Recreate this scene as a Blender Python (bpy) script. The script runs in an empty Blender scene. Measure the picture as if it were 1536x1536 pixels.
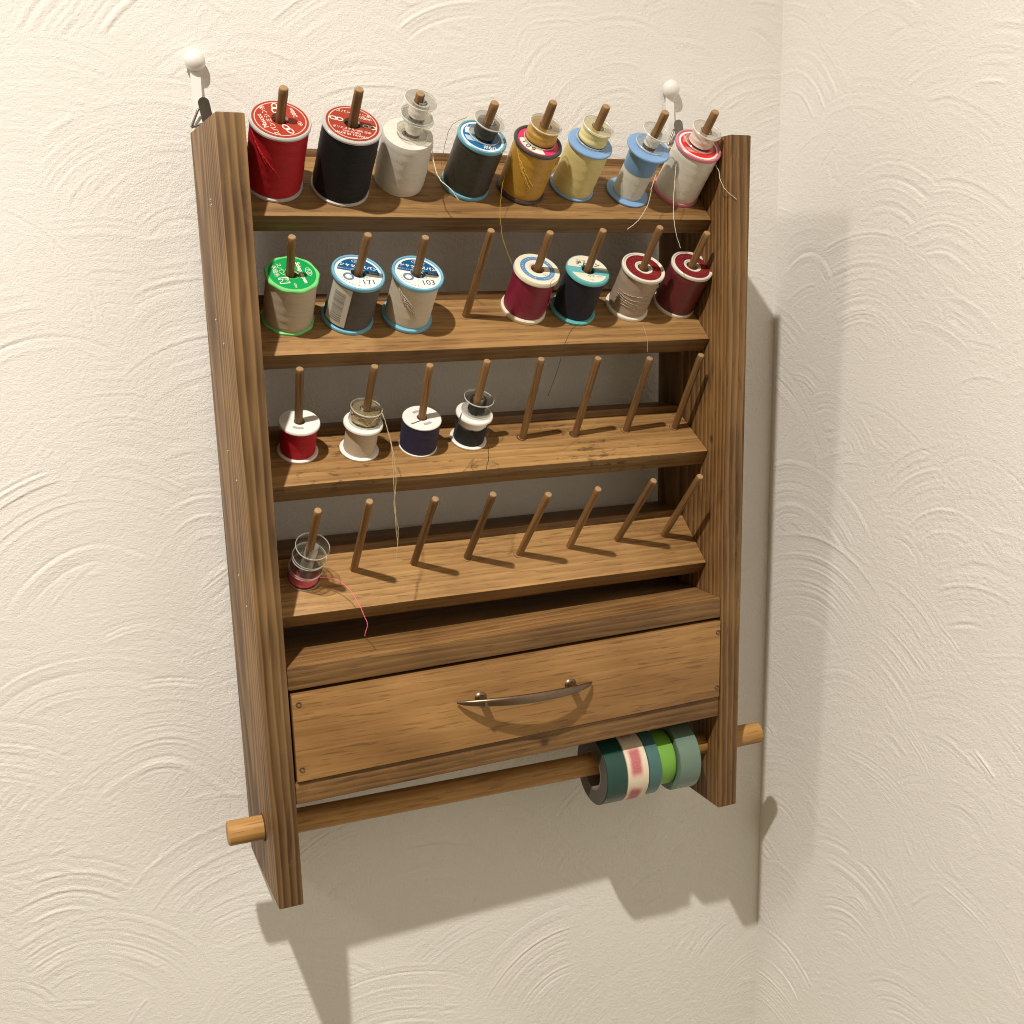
import bpy, bmesh, math, random
import numpy as np
from mathutils import Vector, Matrix, Euler

random.seed(7)
scn = bpy.context.scene
COL = scn.collection

# ------------------------------------------------------------------ camera
CAM_LOC = Vector((-0.1238, -0.7831, 0.4009))
CAM_ROT = Euler((1.3748, 0.0163, -0.4160), 'XYZ')
F_PX = 1700.2                       # focal length for a 1536 px wide frame
cam = bpy.data.cameras.new('camera')
cam_o = bpy.data.objects.new('camera', cam)
COL.objects.link(cam_o)
cam_o.location = CAM_LOC
cam_o.rotation_euler = CAM_ROT
cam.sensor_width = 36.0
cam.lens = F_PX / 1536.0 * 36.0
cam.clip_start = 0.01
cam.clip_end = 50
scn.camera = cam_o

# ------------------------------------------------------------------ light
world = bpy.data.worlds.new('World')
scn.world = world
world.use_nodes = True
bg = world.node_tree.nodes['Background']
bg.inputs['Color'].default_value = (1.0, 0.78, 0.46, 1)
bg.inputs['Strength'].default_value = 0.275


def lamp(name, loc, target, size, power, color, spread=180):
    l = bpy.data.lights.new(name, 'AREA')
    l.shape = 'DISK'
    l.size = size
    l.energy = power
    l.color = color
    o = bpy.data.objects.new(name, l)
    COL.objects.link(o)
    l.spread = math.radians(spread)
    o.location = loc
    d = Vector(target) - Vector(loc)
    o.rotation_euler = d.to_track_quat('-Z', 'Y').to_euler()
    return o


lamp('ceiling_lamp', (-0.385, -0.82, 1.39), (-0.22, -0.78, 0.0), 0.036, 20.8, (1.0, 0.93, 0.84), 132)
lamp('room_lamp', (-1.30, -0.42, 1.25), (0.3, -0.05, 0.2), 0.16, 5.2, (1.0, 0.92, 0.82))

scn.view_settings.view_transform = 'Standard'
scn.view_settings.look = 'None'
scn.view_settings.exposure = 0.0
scn.view_settings.gamma = 1.0
scn.view_settings.use_curve_mapping = False
scn.render.engine = 'CYCLES'
scn.cycles.max_bounces = 10
scn.cycles.transmission_bounces = 10
scn.cycles.transparent_max_bounces = 10
scn.cycles.caustics_refractive = True
scn.cycles.filter_width = 1.05

# ------------------------------------------------------------------ node helpers


def new_mat(name):
    m = bpy.data.materials.new(name)
    m.use_nodes = True
    nt = m.node_tree
    return m, nt, nt.nodes['Principled BSDF']


def pset(b, **k):
    names = {'rough': 'Roughness', 'metal': 'Metallic', 'spec': 'Specular IOR Level', 'trans': 'Transmission Weight',
             'ior': 'IOR', 'coat': 'Coat Weight', 'sheen': 'Sheen Weight', 'sss': 'Subsurface Weight', 'alpha': 'Alpha'}
    for a, v in k.items():
        b.inputs[names[a]].default_value = v


def rgba(c):
    return (c[0], c[1], c[2], 1.0)


class X:
    """a float socket with arithmetic that builds Math nodes"""

    def __init__(s, nt, sock):
        s.nt, s.s = nt, sock

    def op(s, o, other=None, third=None):
        n = s.nt.nodes.new('ShaderNodeMath')
        n.operation = o
        s.nt.links.new(s.s, n.inputs[0])
        for i, v in ((1, other), (2, third)):
            if v is None:
                continue
            if isinstance(v, X):
                s.nt.links.new(v.s, n.inputs[i])
            else:
                n.inputs[i].default_value = v
        return X(s.nt, n.outputs[0])

    def __add__(s, o): return s.op('ADD', o)
    def __sub__(s, o): return s.op('SUBTRACT', o)
    def __mul__(s, o): return s.op('MULTIPLY', o)
    def __truediv__(s, o): return s.op('DIVIDE', o)
    def __gt__(s, o): return s.op('GREATER_THAN', o)
    def __lt__(s, o): return s.op('LESS_THAN', o)
    def __and__(s, o): return s.op('MULTIPLY', o)
    def inv(s): return X(s.nt, s.op('MULTIPLY', -1.0).op('ADD', 1.0).s)


def objcoord(nt):
    t = nt.nodes.new('ShaderNodeTexCoord')
    return t.outputs['Object']


def sep(nt, v):
    n = nt.nodes.new('ShaderNodeSeparateXYZ')
    nt.links.new(v, n.inputs[0])
    return [X(nt, n.outputs[i]) for i in range(3)]


def comb(nt, a, b, c):
    n = nt.nodes.new('ShaderNodeCombineXYZ')
    for i, v in enumerate((a, b, c)):
        if isinstance(v, X):
            nt.links.new(v.s, n.inputs[i])
        else:
            n.inputs[i].default_value = v
    return n.outputs[0]


def noise(nt, vec, scale, detail=3.0, rough=0.5, dist=0.0):
    n = nt.nodes.new('ShaderNodeTexNoise')
    nt.links.new(vec, n.inputs['Vector'])
    n.inputs['Scale'].default_value = scale
    n.inputs['Detail'].default_value = detail
    n.inputs['Roughness'].default_value = rough
    n.inputs['Distortion'].default_value = dist
    return X(nt, n.outputs['Fac'])


def ramp(nt, fac, stops, interp='LINEAR'):
    n = nt.nodes.new('ShaderNodeValToRGB')
    n.color_ramp.interpolation = interp
    els = n.color_ramp.elements
    while len(els) < len(stops):
        els.new(0.5)
    for e, (p, c) in zip(els, stops):
        e.position = p
        e.color = rgba(c) if not isinstance(c, (int, float)) else (c, c, c, 1)
    nt.links.new(fac.s, n.inputs[0])
    return n.outputs[0]


def mixc(nt, fac, a, b, mode='MIX'):
    n = nt.nodes.new('ShaderNodeMix')
    n.data_type = 'RGBA'
    n.blend_type = mode
    ins = {'f': n.inputs[0], 'a': n.inputs[6], 'b': n.inputs[7]}
    for k, v in (('f', fac), ('a', a), ('b', b)):
        if isinstance(v, X):
            nt.links.new(v.s, ins[k])
        elif isinstance(v, (int, float)):
            ins[k].default_value = v
        elif isinstance(v, tuple):
            ins[k].default_value = rgba(v)
        else:
            nt.links.new(v, ins[k])
    return n.outputs[2]


def bump(nt, bsdf, h, strength, dist, prev=None):
    n = nt.nodes.new('ShaderNodeBump')
    n.inputs['Strength'].default_value = strength
    n.inputs['Distance'].default_value = dist
    nt.links.new(h.s, n.inputs['Height'])
    if prev is not None:
        nt.links.new(prev, n.inputs['Normal'])
    nt.links.new(n.outputs[0], bsdf.inputs['Normal'])
    return n.outputs[0]


# ------------------------------------------------------------------ materials
def plain(name, c, rough=0.5, wear=0.06, scale=300, bumpd=0.00004, **k):
    m, nt, b = new_mat(name)
    pset(b, rough=rough, **k)
    v = objcoord(nt)
    n = noise(nt, v, scale, 3)
    n2 = noise(nt, v, scale * 0.13, 2)
    f = (n * 0.5 + n2 * 0.5 - 0.5) * (wear * 4) + 1.0
    base = mixc(nt, 1.0, tuple(c), comb(nt, f, f, f), 'MULTIPLY')
    nt.links.new(base, b.inputs['Base Color'])
    r = n2 * 0.2 + (rough - 0.1)
    nt.links.new(r.s, b.inputs['Roughness'])
    if bumpd:
        bump(nt, b, n, 0.5, bumpd)
    return m


def wood(name, axis, centre, tone=1.0, spacing=0.0042, seed=0.0, light=(0.36, 0.205, 0.092), dark=(0.135, 0.065, 0.026),
         contrast=1.0, spots=0.0, rough=0.55, red=1.0, warp_amt=0.016, edge=None, knots=(), tip=None, fine=1.0):
    """stained softwood: growth rings around a pith line parallel to `axis`"""
    m, nt, b = new_mat(name)
    p = sep(nt, objcoord(nt))
    g = p[axis]
    o = [i for i in range(3) if i != axis]
    a, c = p[o[0]], p[o[1]]
    low = comb(nt, a * 14.0 + seed, c * 14.0 + seed * 1.7, g * 3.0 + seed)
    warp = noise(nt, low, 1.0, 3) - 0.5
    warp2 = noise(nt, comb(nt, a * 60 + seed, c * 60, g * 9.0 + seed), 1.0, 2) - 0.5
    da = a - centre[0]
    dc = c - centre[1]
    rr = (da * da + dc * dc).op('SQRT') + warp * warp_amt + warp2 * 0.0022
    ring = (rr / spacing + seed).op('FRACT')
    ringv = ramp(nt, ring, [(0.0, 0.15), (0.12, 0.0), (0.55, 0.45), (0.80, 0.95), (0.90, 1.0), (1.0, 0.15)])
    ringx = X(nt, ringv)
    fib = noise(nt, comb(nt, a * (560 * fine) + seed, c * (560 * fine) + g * 3.0, g * (17 * fine)), 1.0, 3, 0.65)
    fib2 = noise(nt, comb(nt, a * (330 * fine), c * (330 * fine) + seed, g * (7 * fine)), 1.0, 3, 0.6)
    blot = noise(nt, comb(nt, a * 22, c * 22 + seed, g * 12 + seed), 1.0, 3)
    base = ringx * (0.62 * contrast) + (1 - contrast) * 0.31
    f = base + (fib - 0.5) * 0.7 + (fib2 - 0.5) * 0.65 + (blot - 0.5) * 1.35 + 0.20
    f = X(nt, f.op('MAXIMUM', 0.0).op('MINIMUM', 1.0).s)
    mid = tuple((l * 0.47 + d * 0.53) for l, d in zip(light, dark))
    T = lambda q: (q[0] * tone * red * 1.03, q[1] * tone * .985, q[2] * tone * .78 / red)
    colr = ramp(nt, f, [(0.0, T(dark)), (0.45, T(mid)), (1.0, T(light))])
    # pores: short dark dashes along the grain
    por = noise(nt, comb(nt, a * (700 * fine), c * (700 * fine) + seed * 3, g * (45 * fine)), 1.0, 2, 0.5)
    pm = ramp(nt, por, [(0.0, 0.35), (0.33, 0.55), (0.42, 1.0), (1.0, 1.0)])
    colr = mixc(nt, 0.75, colr, pm, 'MULTIPLY')
    if spots:
        sp = noise(nt, comb(nt, a * 260 + seed, c * 260, g * 120), 1.0, 2, 0.6)
        area = noise(nt, comb(nt, a * 18 + seed * 2, c * 18, g * 14), 1.0, 2)
        s = sp * 0.6 + area * 0.4
        sm = ramp(nt, s, [(0.0, 1.0), (0.575, 1.0), (0.63, 0.30), (1.0, 0.2)])
        colr = mixc(nt, spots, colr, sm, 'MULTIPLY')
    oi = nt.nodes.new('ShaderNodeObjectInfo')
    vr = X(nt, oi.outputs['Random']) * (0.45 if tip else 0.06) + (0.78 if tip else 0.97)
    colr = mixc(nt, 1.0, colr, comb(nt, vr, vr, vr), 'MULTIPLY')
    scuff = noise(nt, comb(nt, a * 40 + seed * 2, c * 40, g * 24 + seed), 1.0, 5, 0.7)
    sm2 = ramp(nt, scuff, [(0.0, 0.0), (0.60, 0.0), (0.72, 0.22), (1.0, 0.3)])
    colr = mixc(nt, X(nt, sm2), colr, (light[0] * 1.25, light[1] * 1.25, light[2] * 1.25))
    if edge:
        # edge faces darkened in the colour: deeper stain plus painted-in shade (face normal given)
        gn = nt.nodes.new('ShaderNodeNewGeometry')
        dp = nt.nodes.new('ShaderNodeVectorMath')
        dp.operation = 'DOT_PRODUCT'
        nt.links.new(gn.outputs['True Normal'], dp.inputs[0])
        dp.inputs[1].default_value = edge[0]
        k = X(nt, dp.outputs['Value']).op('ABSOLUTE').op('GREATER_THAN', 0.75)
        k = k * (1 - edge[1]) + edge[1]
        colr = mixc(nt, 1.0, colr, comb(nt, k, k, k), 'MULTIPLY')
    for (kx, ky, kz, kr) in knots:
        kd = [(p[0] - kx), (p[1] - ky), (p[2] - kz)]
        st_ = [1.0, 1.0, 1.0]
        st_[axis] = 0.5
        d2 = kd[0] * kd[0] * st_[0] + kd[1] * kd[1] * st_[1] + kd[2] * kd[2] * st_[2]
        kk = d2.op('SQRT') / kr + (fib2 - 0.5) * 0.9
        km = ramp(nt, X(nt, kk.op('MINIMUM', 1.0).s), [(0.0, 0.18), (0.45, 0.35), (1.0, 1.0)])
        colr = mixc(nt, 1.0, colr, km, 'MULTIPLY')
    if tip:
        tm = p[2].op('GREATER_THAN', tip[0])
        colr = mixc(nt, tm * 0.75, colr, tip[1])
    nt.links.new(colr, b.inputs['Base Color'])
    ro = fib * 0.2 + (rough - 0.1)
    nt.links.new(ro.s, b.inputs['Roughness'])
    pset(b, spec=0.35)
    h = fib * 0.6 + fib2 * 0.5 + ringx * 0.5
    bump(nt, b, h, 0.6 if fine == 1.0 else 0.2, 0.00018)
    return m


def thread_mat(name, c, rough=0.55, pitch=0.00050, sheen=0.0, spec=0.28, dark=0.5):
    m, nt, b = new_mat(name)
    p = sep(nt, objcoord(nt))
    ang = p[1].op('ARCTAN2', p[0])
    wob = noise(nt, comb(nt, ang * 1.3, 0.0, p[2] * 260), 1.0, 3) - 0.5
    ph = p[2] / pitch + ang * (1 / 6.2832) + wob * 1.3
    w = (ph * 6.2832).op('SINE') * 0.5 + 0.5
    diag = ((p[2] / (pitch * 2.2) + ang * 3.0 + wob * 2.0) * 6.2832).op('SINE') * 0.5 + 0.5
    band = noise(nt, comb(nt, ang * 0.6 + p[2] * 55, 2.0, p[2] * 330 + ang * 0.8), 1.0, 5, 0.75)
    f = w * 0.28 + diag * 0.16 + (band - 0.5) * 1.1 + 0.30
    colr = ramp(nt, f, [(0.0, tuple(v * dark for v in c)), (0.5, tuple(c)), (1.0, tuple(min(1, v * 1.18) for v in c))])
    nt.links.new(colr, b.inputs['Base Color'])
    pset(b, rough=rough, sheen=sheen * 0.25, spec=spec)
    bump(nt, b, w * 0.6 + band * 0.9 + diag * 0.25, 0.8, 0.00016)
    return m


def clear_plastic(name, tint=(0.93, 0.93, 0.91)):
    """thin clear moulded plastic: mostly see-through, glossy at grazing angles"""
    m, nt, b = new_mat(name)
    out = nt.nodes['Material Output']
    tr = nt.nodes.new('ShaderNodeBsdfTransparent')
    tr.inputs[0].default_value = rgba(tint)
    gl = nt.nodes.new('ShaderNodeBsdfGlossy')
    gl.inputs['Color'].default_value = (1, 1, 1, 1)
    n = noise(nt, objcoord(nt), 260, 3)
    r = n * 0.12 + 0.03
    nt.links.new(r.s, gl.inputs['Roughness'])
    fr = nt.nodes.new('ShaderNodeFresnel')
    fr.inputs['IOR'].default_value = 1.5
    f = X(nt, fr.outputs[0]).op('MINIMUM', 0.5)
    mx = nt.nodes.new('ShaderNodeMixShader')
    nt.links.new(f.s, mx.inputs[0])
    nt.links.new(tr.outputs[0], mx.inputs[1])
    nt.links.new(gl.outputs[0], mx.inputs[2])
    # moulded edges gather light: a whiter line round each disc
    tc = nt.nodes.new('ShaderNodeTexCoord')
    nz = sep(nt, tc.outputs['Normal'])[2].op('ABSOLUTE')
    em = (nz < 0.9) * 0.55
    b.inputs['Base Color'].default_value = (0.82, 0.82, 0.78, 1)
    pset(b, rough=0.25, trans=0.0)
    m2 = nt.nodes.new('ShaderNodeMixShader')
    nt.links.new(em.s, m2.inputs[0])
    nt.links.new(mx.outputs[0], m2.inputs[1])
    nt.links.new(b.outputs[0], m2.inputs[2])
    nt.links.new(m2.outputs[0], out.inputs['Surface'])
    return m


def label_mat(name, base, layers, rough=0.35, R=1.0):
    """flat print: layers = list of (mask function of u, v, r -> X, colour); u,v in label radii"""
    m, nt, b = new_mat(name)
    p = sep(nt, objcoord(nt))
    u, v = p[0] / R, p[1] / R
    r = (u * u + v * v).op('SQRT')
    n = noise(nt, objcoord(nt), 900, 2)
    colr = tuple(base)
    for fn, cc in layers:
        colr = mixc(nt, fn(u, v, r), colr, tuple(cc))
    g = n * 0.12 + 0.94
    colr = mixc(nt, 1.0, colr, comb(nt, g, g, g), 'MULTIPLY')
    nt.links.new(colr, b.inputs['Base Color'])
    pset(b, rough=rough, spec=0.4)
    return m


# ------------------------------------------------------------------ mesh helpers
def link(name, me, mat, parent=None):
    o = bpy.data.objects.new(name, me)
    COL.objects.link(o)
    if mat is not None:
        me.materials.clear()
        me.materials.append(mat)
    if parent is not None:
        o.parent = parent
    return o


def mesh_from(verts, faces, smooth=True, angle=35):
    me = bpy.data.meshes.new('m')
    me.from_pydata([tuple(v) for v in verts], [], faces)
    me.update()
    if smooth:
        me.polygons.foreach_set('use_smooth', [True] * len(me.polygons))
        me.set_sharp_from_angle(angle=math.radians(angle))
    return me


def fix_normals(me):
    bm = bmesh.new()
    bm.from_mesh(me)
    bmesh.ops.recalc_face_normals(bm, faces=bm.faces)
    bm.to_mesh(me)
    bm.free()
    return me


def lathe(profile, segs=48, closed=False, rfun=None, angle=35):
    """profile [(r,z)...] turned about z; closed joins last point to first"""
    V, F = [], []
    n = len(profile)
    for i in range(segs):
        a = 2 * math.pi * i / segs
        for j, (r, z) in enumerate(profile):
            rr = r if rfun is None else rfun(r, z, a)
            V.append((rr * math.cos(a), rr * math.sin(a), z))
    last = n if closed else n - 1
    for i in range(segs):
        i2 = (i + 1) % segs
        for j in range(last):
            j2 = (j + 1) % n
            F.append((i * n + j, i2 * n + j, i2 * n + j2, i * n + j2))
    me = mesh_from(V, F, True, angle)
    return fix_normals(me)


def bevelled(verts, faces, off=0.0008, seg=2, cuts=0, jitter=0.0):
    bm = bmesh.new()
    bv = [bm.verts.new(v) for v in verts]
    for f in faces:
        bm.faces.new([bv[i] for i in f])
    bmesh.ops.recalc_face_normals(bm, faces=bm.faces)
    if off:
        bmesh.ops.bevel(bm, geom=list(bm.edges), offset=off, segments=seg, profile=0.6, affect='EDGES')
    me = bpy.data.meshes.new('m')
    bm.to_mesh(me)
    bm.free()
    me.polygons.foreach_set('use_smooth', [True] * len(me.polygons))
    me.set_sharp_from_angle(angle=math.radians(30))
    return me


def prism_x(poly, x0, x1, fn=None, off=0.0008, nx=1, wob=0.0, seed=0):
    """polygon in (y,z) extruded from x0 to x1, optional per-vertex function"""
    rnd = random.Random(seed)
    n = len(poly)
    V, F = [], []
    for k in range(nx + 1):
        x = x0 + (x1 - x0) * k / nx
        dy, dz = (rnd.uniform(-wob, wob), rnd.uniform(-wob, wob)) if 0 < k < nx else (0, 0)
        for (y, z) in poly:
            V.append((x, y + dy, z + dz))
    if fn:
        V = [tuple(fn(v)) for v in V]
    F.append(tuple(range(n)))
    F.append(tuple(reversed(range(nx * n, nx * n + n))))
    for k in range(nx):
        for j in range(n):
            j2 = (j + 1) % n
            F.append((k * n + j, k * n + j2, (k + 1) * n + j2, (k + 1) * n + j))
    if nx == 1:
        return bevelled(V, F, off)
    bm = bmesh.new()
    bv = [bm.verts.new(v) for v in V]
    for f in F:
        bm.faces.new([bv[i] for i in f])
    bmesh.ops.recalc_face_normals(bm, faces=bm.faces)
    bm.normal_update()
    ed = [e for e in bm.edges if e.calc_face_angle(0) > 0.3]
    bmesh.ops.bevel(bm, geom=ed, offset=off, segments=2, profile=0.6, affect='EDGES')
    me = bpy.data.meshes.new('m')
    bm.to_mesh(me)
    bm.free()
    me.polygons.foreach_set('use_smooth', [True] * len(me.polygons))
    me.set_sharp_from_angle(angle=math.radians(30))
    return me


def catmull(P, k=8):
    P = [Vector(p) for p in P]
    Q = [P[0] * 2 - P[1]] + P + [P[-1] * 2 - P[-2]]
    out = []
    for i in range(1, len(Q) - 2):
        a, b, c, d = Q[i - 1], Q[i], Q[i + 1], Q[i + 2]
        for j in range(k):
            t = j / k
            out.append(0.5 * ((2 * b) + (c - a) * t + (2 * a - 5 * b + 4 * c - d) * t * t + (3 * b - a - 3 * c + d) * t ** 3))
    out.append(P[-1])
    return out


def tube(path, radius, segs=8, caps=True, flat=None):
    """path list of Vectors; radius number or function of t in 0..1; flat = (dir, factor) squashes along dir"""
    n = len(path)
    V, F = [], []
    up = None
    for i, p in enumerate(path):
        t = (path[min(i + 1, n - 1)] - path[max(i - 1, 0)]).normalized()
        if up is None:
            up = t.orthogonal().normalized()
        up = (up - t * up.dot(t)).normalized()
        w = t.cross(up)
        r = radius(i / (n - 1)) if callable(radius) else radius
        for s in range(segs):
            a = 2 * math.pi * s / segs
            d = (up * math.cos(a) + w * math.sin(a)) * r
            if flat:
                fd = Vector(flat[0])
                d = d - fd * d.dot(fd) * (1 - flat[1])
            V.append(p + d)
    for i in range(n - 1):
        for s in range(segs):
            s2 = (s + 1) % segs
            F.append((i * segs + s, i * segs + s2, (i + 1) * segs + s2, (i + 1) * segs + s))
    if caps:
        F.append(tuple(range(segs)))
        F.append(tuple(range((n - 1) * segs, n * segs)))
    return fix_normals(mesh_from(V, F, True, 50))


def join(meshes):
    bm = bmesh.new()
    for me in meshes:
        bm.from_mesh(me)
    out = bpy.data.meshes.new('m')
    bm.to_mesh(out)
    bm.free()
    return out


def moved(me, M):
    me.transform(M)
    return me


def empty(name, M, label, cat, group=None):
    o = bpy.data.objects.new(name, None)
    o.empty_display_size = 0.01
    COL.objects.link(o)
    o.matrix_world = M
    tag(o, label, cat, group)
    return o


def tag(o, label, cat, group=None):
    o['label'] = label
    o['category'] = cat
    if group:
        o['group'] = group


def text_mesh(body, size, x, y, rot=0.0, z=0.0, stretch=1.0, shear=0.0, bold=0.0):
    c = bpy.data.curves.new('t', 'FONT')
    c.body = body
    c.size = size * 1.05
    c.align_x = 'CENTER'
    c.align_y = 'CENTER'
    c.shear = shear
    c.offset = bold
    c.resolution_u = 3
    o = bpy.data.objects.new('t', c)
    COL.objects.link(o)
    bpy.context.view_layer.update()
    me = bpy.data.meshes.new_from_object(o.evaluated_get(bpy.context.evaluated_depsgraph_get()))
    bpy.data.objects.remove(o)
    me.transform(Matrix.Translation((x, y, z)) @ Matrix.Rotation(math.radians(rot), 4, 'Z') @ Matrix.Diagonal((stretch, 1, 1, 1)))
    return me


def arc_text(body, size, radius, mid, z=0.0, step=None, inward=False):
    ms = []
    n = len(body)
    step = step or size / radius * 0.75
    for i, ch in enumerate(body):
        if ch == ' ':
            continue
        a = mid - (i - (n - 1) / 2) * step
        ms.append(text_mesh(ch, size, radius * math.cos(a), radius * math.sin(a), math.degrees(a) - 90, z))
    return join(ms)


def ring2d(cx, cy, rx, ry, w, rot=0.0, z=0.0, a0=0.0, a1=360.0, segs=40):
    V, F = [], []
    cr, sr = math.cos(math.radians(rot)), math.sin(math.radians(rot))
    for i in range(segs + 1):
        a = math.radians(a0 + (a1 - a0) * i / segs)
        for k in (-0.5, 0.5):
            x, y = (rx + k * w) * math.cos(a), (ry + k * w) * math.sin(a)
            V.append((cx + x * cr - y * sr, cy + x * sr + y * cr, z))
    for i in range(segs):
        F.append((2 * i, 2 * i + 2, 2 * i + 3, 2 * i + 1))
    me = mesh_from(V, F, False)
    return fix_normals(me)


def rect2d(x0, y0, x1, y1, z=0.0, rot=0.0):
    me = mesh_from([(x0, y0, z), (x1, y0, z), (x1, y1, z), (x0, y1, z)], [(0, 1, 2, 3)], False)
    if rot:
        me.transform(Matrix.Rotation(math.radians(rot), 4, 'Z'))
    return me


CM = CAM_ROT.to_matrix()


def at(px, py, y):
    """estimated world position of something seen at photo pixel (px,py) that lies y metres off the wall"""
    d = CM @ Vector(((px - 768) / F_PX, -(py - 768) / F_PX, -1.0))
    return CAM_LOC + d * ((y - CAM_LOC.y) / d.y)


# ------------------------------------------------------------------ walls: hand-trowelled plaster
XC = 0.459                                # room corner


def plaster_height(U, Z, seed):
    """overlapping fan strokes of a trowel, later strokes over earlier ones (U,Z in metres) -> metres"""
    rng = np.random.default_rng(seed)
    H = np.zeros_like(U)
    us, zs = U[0, :], Z[:, 0]
    u0, u1, z0, z1 = us[0], us[-1], zs[0], zs[-1]
    spots = [(cu + rng.normal(0, .017), cz + rng.normal(0, .014)) for a_, cz in enumerate(np.arange(z0 - .14, z1 + .05, .040))
             for cu in np.arange(u0 - .08 + .031 * (a_ % 2), u1 + .08, .062)]
    rng.shuffle(spots)
    for cu, cz in spots:
        big = rng.random() < .7
        r0 = rng.uniform(.018, .060) if big else rng.uniform(.03, .10)
        r1 = r0 + (rng.uniform(.035, .080) if big else rng.uniform(.010, .03))
        mid = math.radians(rng.normal(95, 13 if big else 30))
        half = math.radians(rng.uniform(30, 58) if big else rng.uniform(15, 40))
        i0, i1 = np.searchsorted(us, [cu - r1, cu + r1])
        j0, j1 = np.searchsorted(zs, [cz - r1, cz + r1])
        if i1 - i0 < 3 or j1 - j0 < 3:
            continue
        u, z = U[j0:j1, i0:i1] - cu, Z[j0:j1, i0:i1] - cz
        r = np.sqrt(u * u + z * z)
        a = np.arctan2(z, u)
        # wobble of radius along the stroke
        r = r + 0.0012 * np.sin(a * rng.uniform(3, 7) + rng.uniform(0, 6))
        da = np.abs(((a - mid + np.pi) % (2 * np.pi)) - np.pi)
        m = np.clip((half - da) / 0.12, 0, 1) * np.clip((r - r0) / 0.003, 0, 1) * np.clip((r1 - r) / 0.0025, 0, 1)
        if m.max() <= 0:
            continue
        # profile across the stroke: soft bands plus a few sharp trowel ridges
        nb = 256
        x = np.linspace(0, 1, nb)
        prof = np.zeros(nb)
        w = r1 - r0
        for _ in range(3):
            prof += rng.uniform(.005, .02) * np.sin(2 * np.pi * x * w / rng.uniform(.006, .02) + rng.uniform(0, 6))
        for _ in range(int(w * rng.uniform(420, 900))):
            c = rng.uniform(0, 1)
            s = rng.uniform(.0005, .00095) / w
            prof += rng.choice([1, 1, -1]) * (.05 + .17 * rng.random() ** 1.8) * np.exp(-((x - c) / s) ** 2)
        scr = np.convolve(rng.standard_normal(nb + 8), np.ones(5) / 5, 'same')[4:-4]
        prof += scr * rng.uniform(.03, .075)
        # raised lip where the trowel edge left plaster
        if rng.random() < .5:
            prof += rng.uniform(.05, .20) * np.exp(-((x - .97) / (.0011 / w)) ** 2)
        t = np.clip((r - r0) / w, 0, 1)
        p = np.interp(t, x, prof)
        amp = rng.uniform(.4, 1.0) * (.65 + .35 * np.cos(a * rng.uniform(2, 6) + rng.uniform(0, 6)))
        end = np.exp(-((half - da) / .05) ** 2) * rng.uniform(0, .07)
        H[j0:j1, i0:i1] = H[j0:j1, i0:i1] * (1 - m) + m * (p * amp + end)
    return H * 0.0018


def vnoise(shape, cell, rng):
    """smooth value noise on a grid, cell in samples"""
    h, w = int(shape[0] / cell) + 3, int(shape[1] / cell) + 3
    g = rng.standard_normal((h, w))
    y = np.arange(shape[0]) / cell
    x = np.arange(shape[1]) / cell
    yi, xi = y.astype(int), x.astype(int)
    fy, fx = y - yi, x - xi
    fy, fx = fy * fy * (3 - 2 * fy), fx * fx * (3 - 2 * fx)
    a = g[yi][:, xi] * (1 - fx) + g[yi][:, xi + 1] * fx
    b = g[yi + 1][:, xi] * (1 - fx) + g[yi + 1][:, xi + 1] * fx
    return a * (1 - fy)[:, None] + b * fy[:, None]


def wall_mesh(us, zs, seed, place, fine):
    U, Z = np.meshgrid(us, zs)
    H = plaster_height(U, Z, seed)
    rng = np.random.default_rng(seed + 50)
    H += vnoise(H.shape, 2.2, rng) * 0.00005 * (1 + .4 * vnoise(H.shape, 90, rng)) + vnoise(H.shape, 50, rng) * 0.0001
    (fu0, fu1), (fz0, fz1) = fine
    fade = np.clip((U - fu0) / .02, 0, 1) * np.clip((fu1 - U) / .004, 0, 1) * np.clip((Z - fz0) / .02, 0, 1) * np.clip((fz1 - Z) / .02, 0, 1)
    H *= fade
    co = place(U, Z, H).reshape(-1, 3).astype(np.float32)
    nz, nu = U.shape
    idx = np.arange(nz * nu).reshape(nz, nu)
    q = np.stack([idx[:-1, :-1], idx[:-1, 1:], idx[1:, 1:], idx[1:, :-1]], -1).reshape(-1, 4)
    me = bpy.data.meshes.new('wall')
    me.vertices.add(len(co))
    me.vertices.foreach_set('co', co.ravel())
    me.loops.add(q.size)
    me.loops.foreach_set('vertex_index', q.ravel().astype(np.int32))
    me.polygons.add(len(q))
    me.polygons.foreach_set('loop_start', np.arange(0, q.size, 4, dtype=np.int32))
    me.polygons.foreach_set('use_smooth', np.ones(len(q), dtype=bool))
    me.update(calc_edges=True)
    return me


def plaster_mat():
    m, nt, b = new_mat('white_plaster')
    v = objcoord(nt)
    n1 = noise(nt, v, 420, 4, 0.6)
    n2 = noise(nt, v, 1100, 3, 0.6)
    n3 = noise(nt, v, 5, 3)
    colr = ramp(nt, n3, [(0.3, (0.80, 0.785, 0.75)), (0.7, (0.83, 0.815, 0.785))])
    nt.links.new(colr, b.inputs['Base Color'])
    pset(b, rough=0.85, spec=0.2)
    bump(nt, b, n1 * 0.5 + n2 * 0.5, 0.75, 0.0014)
    return m


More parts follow.
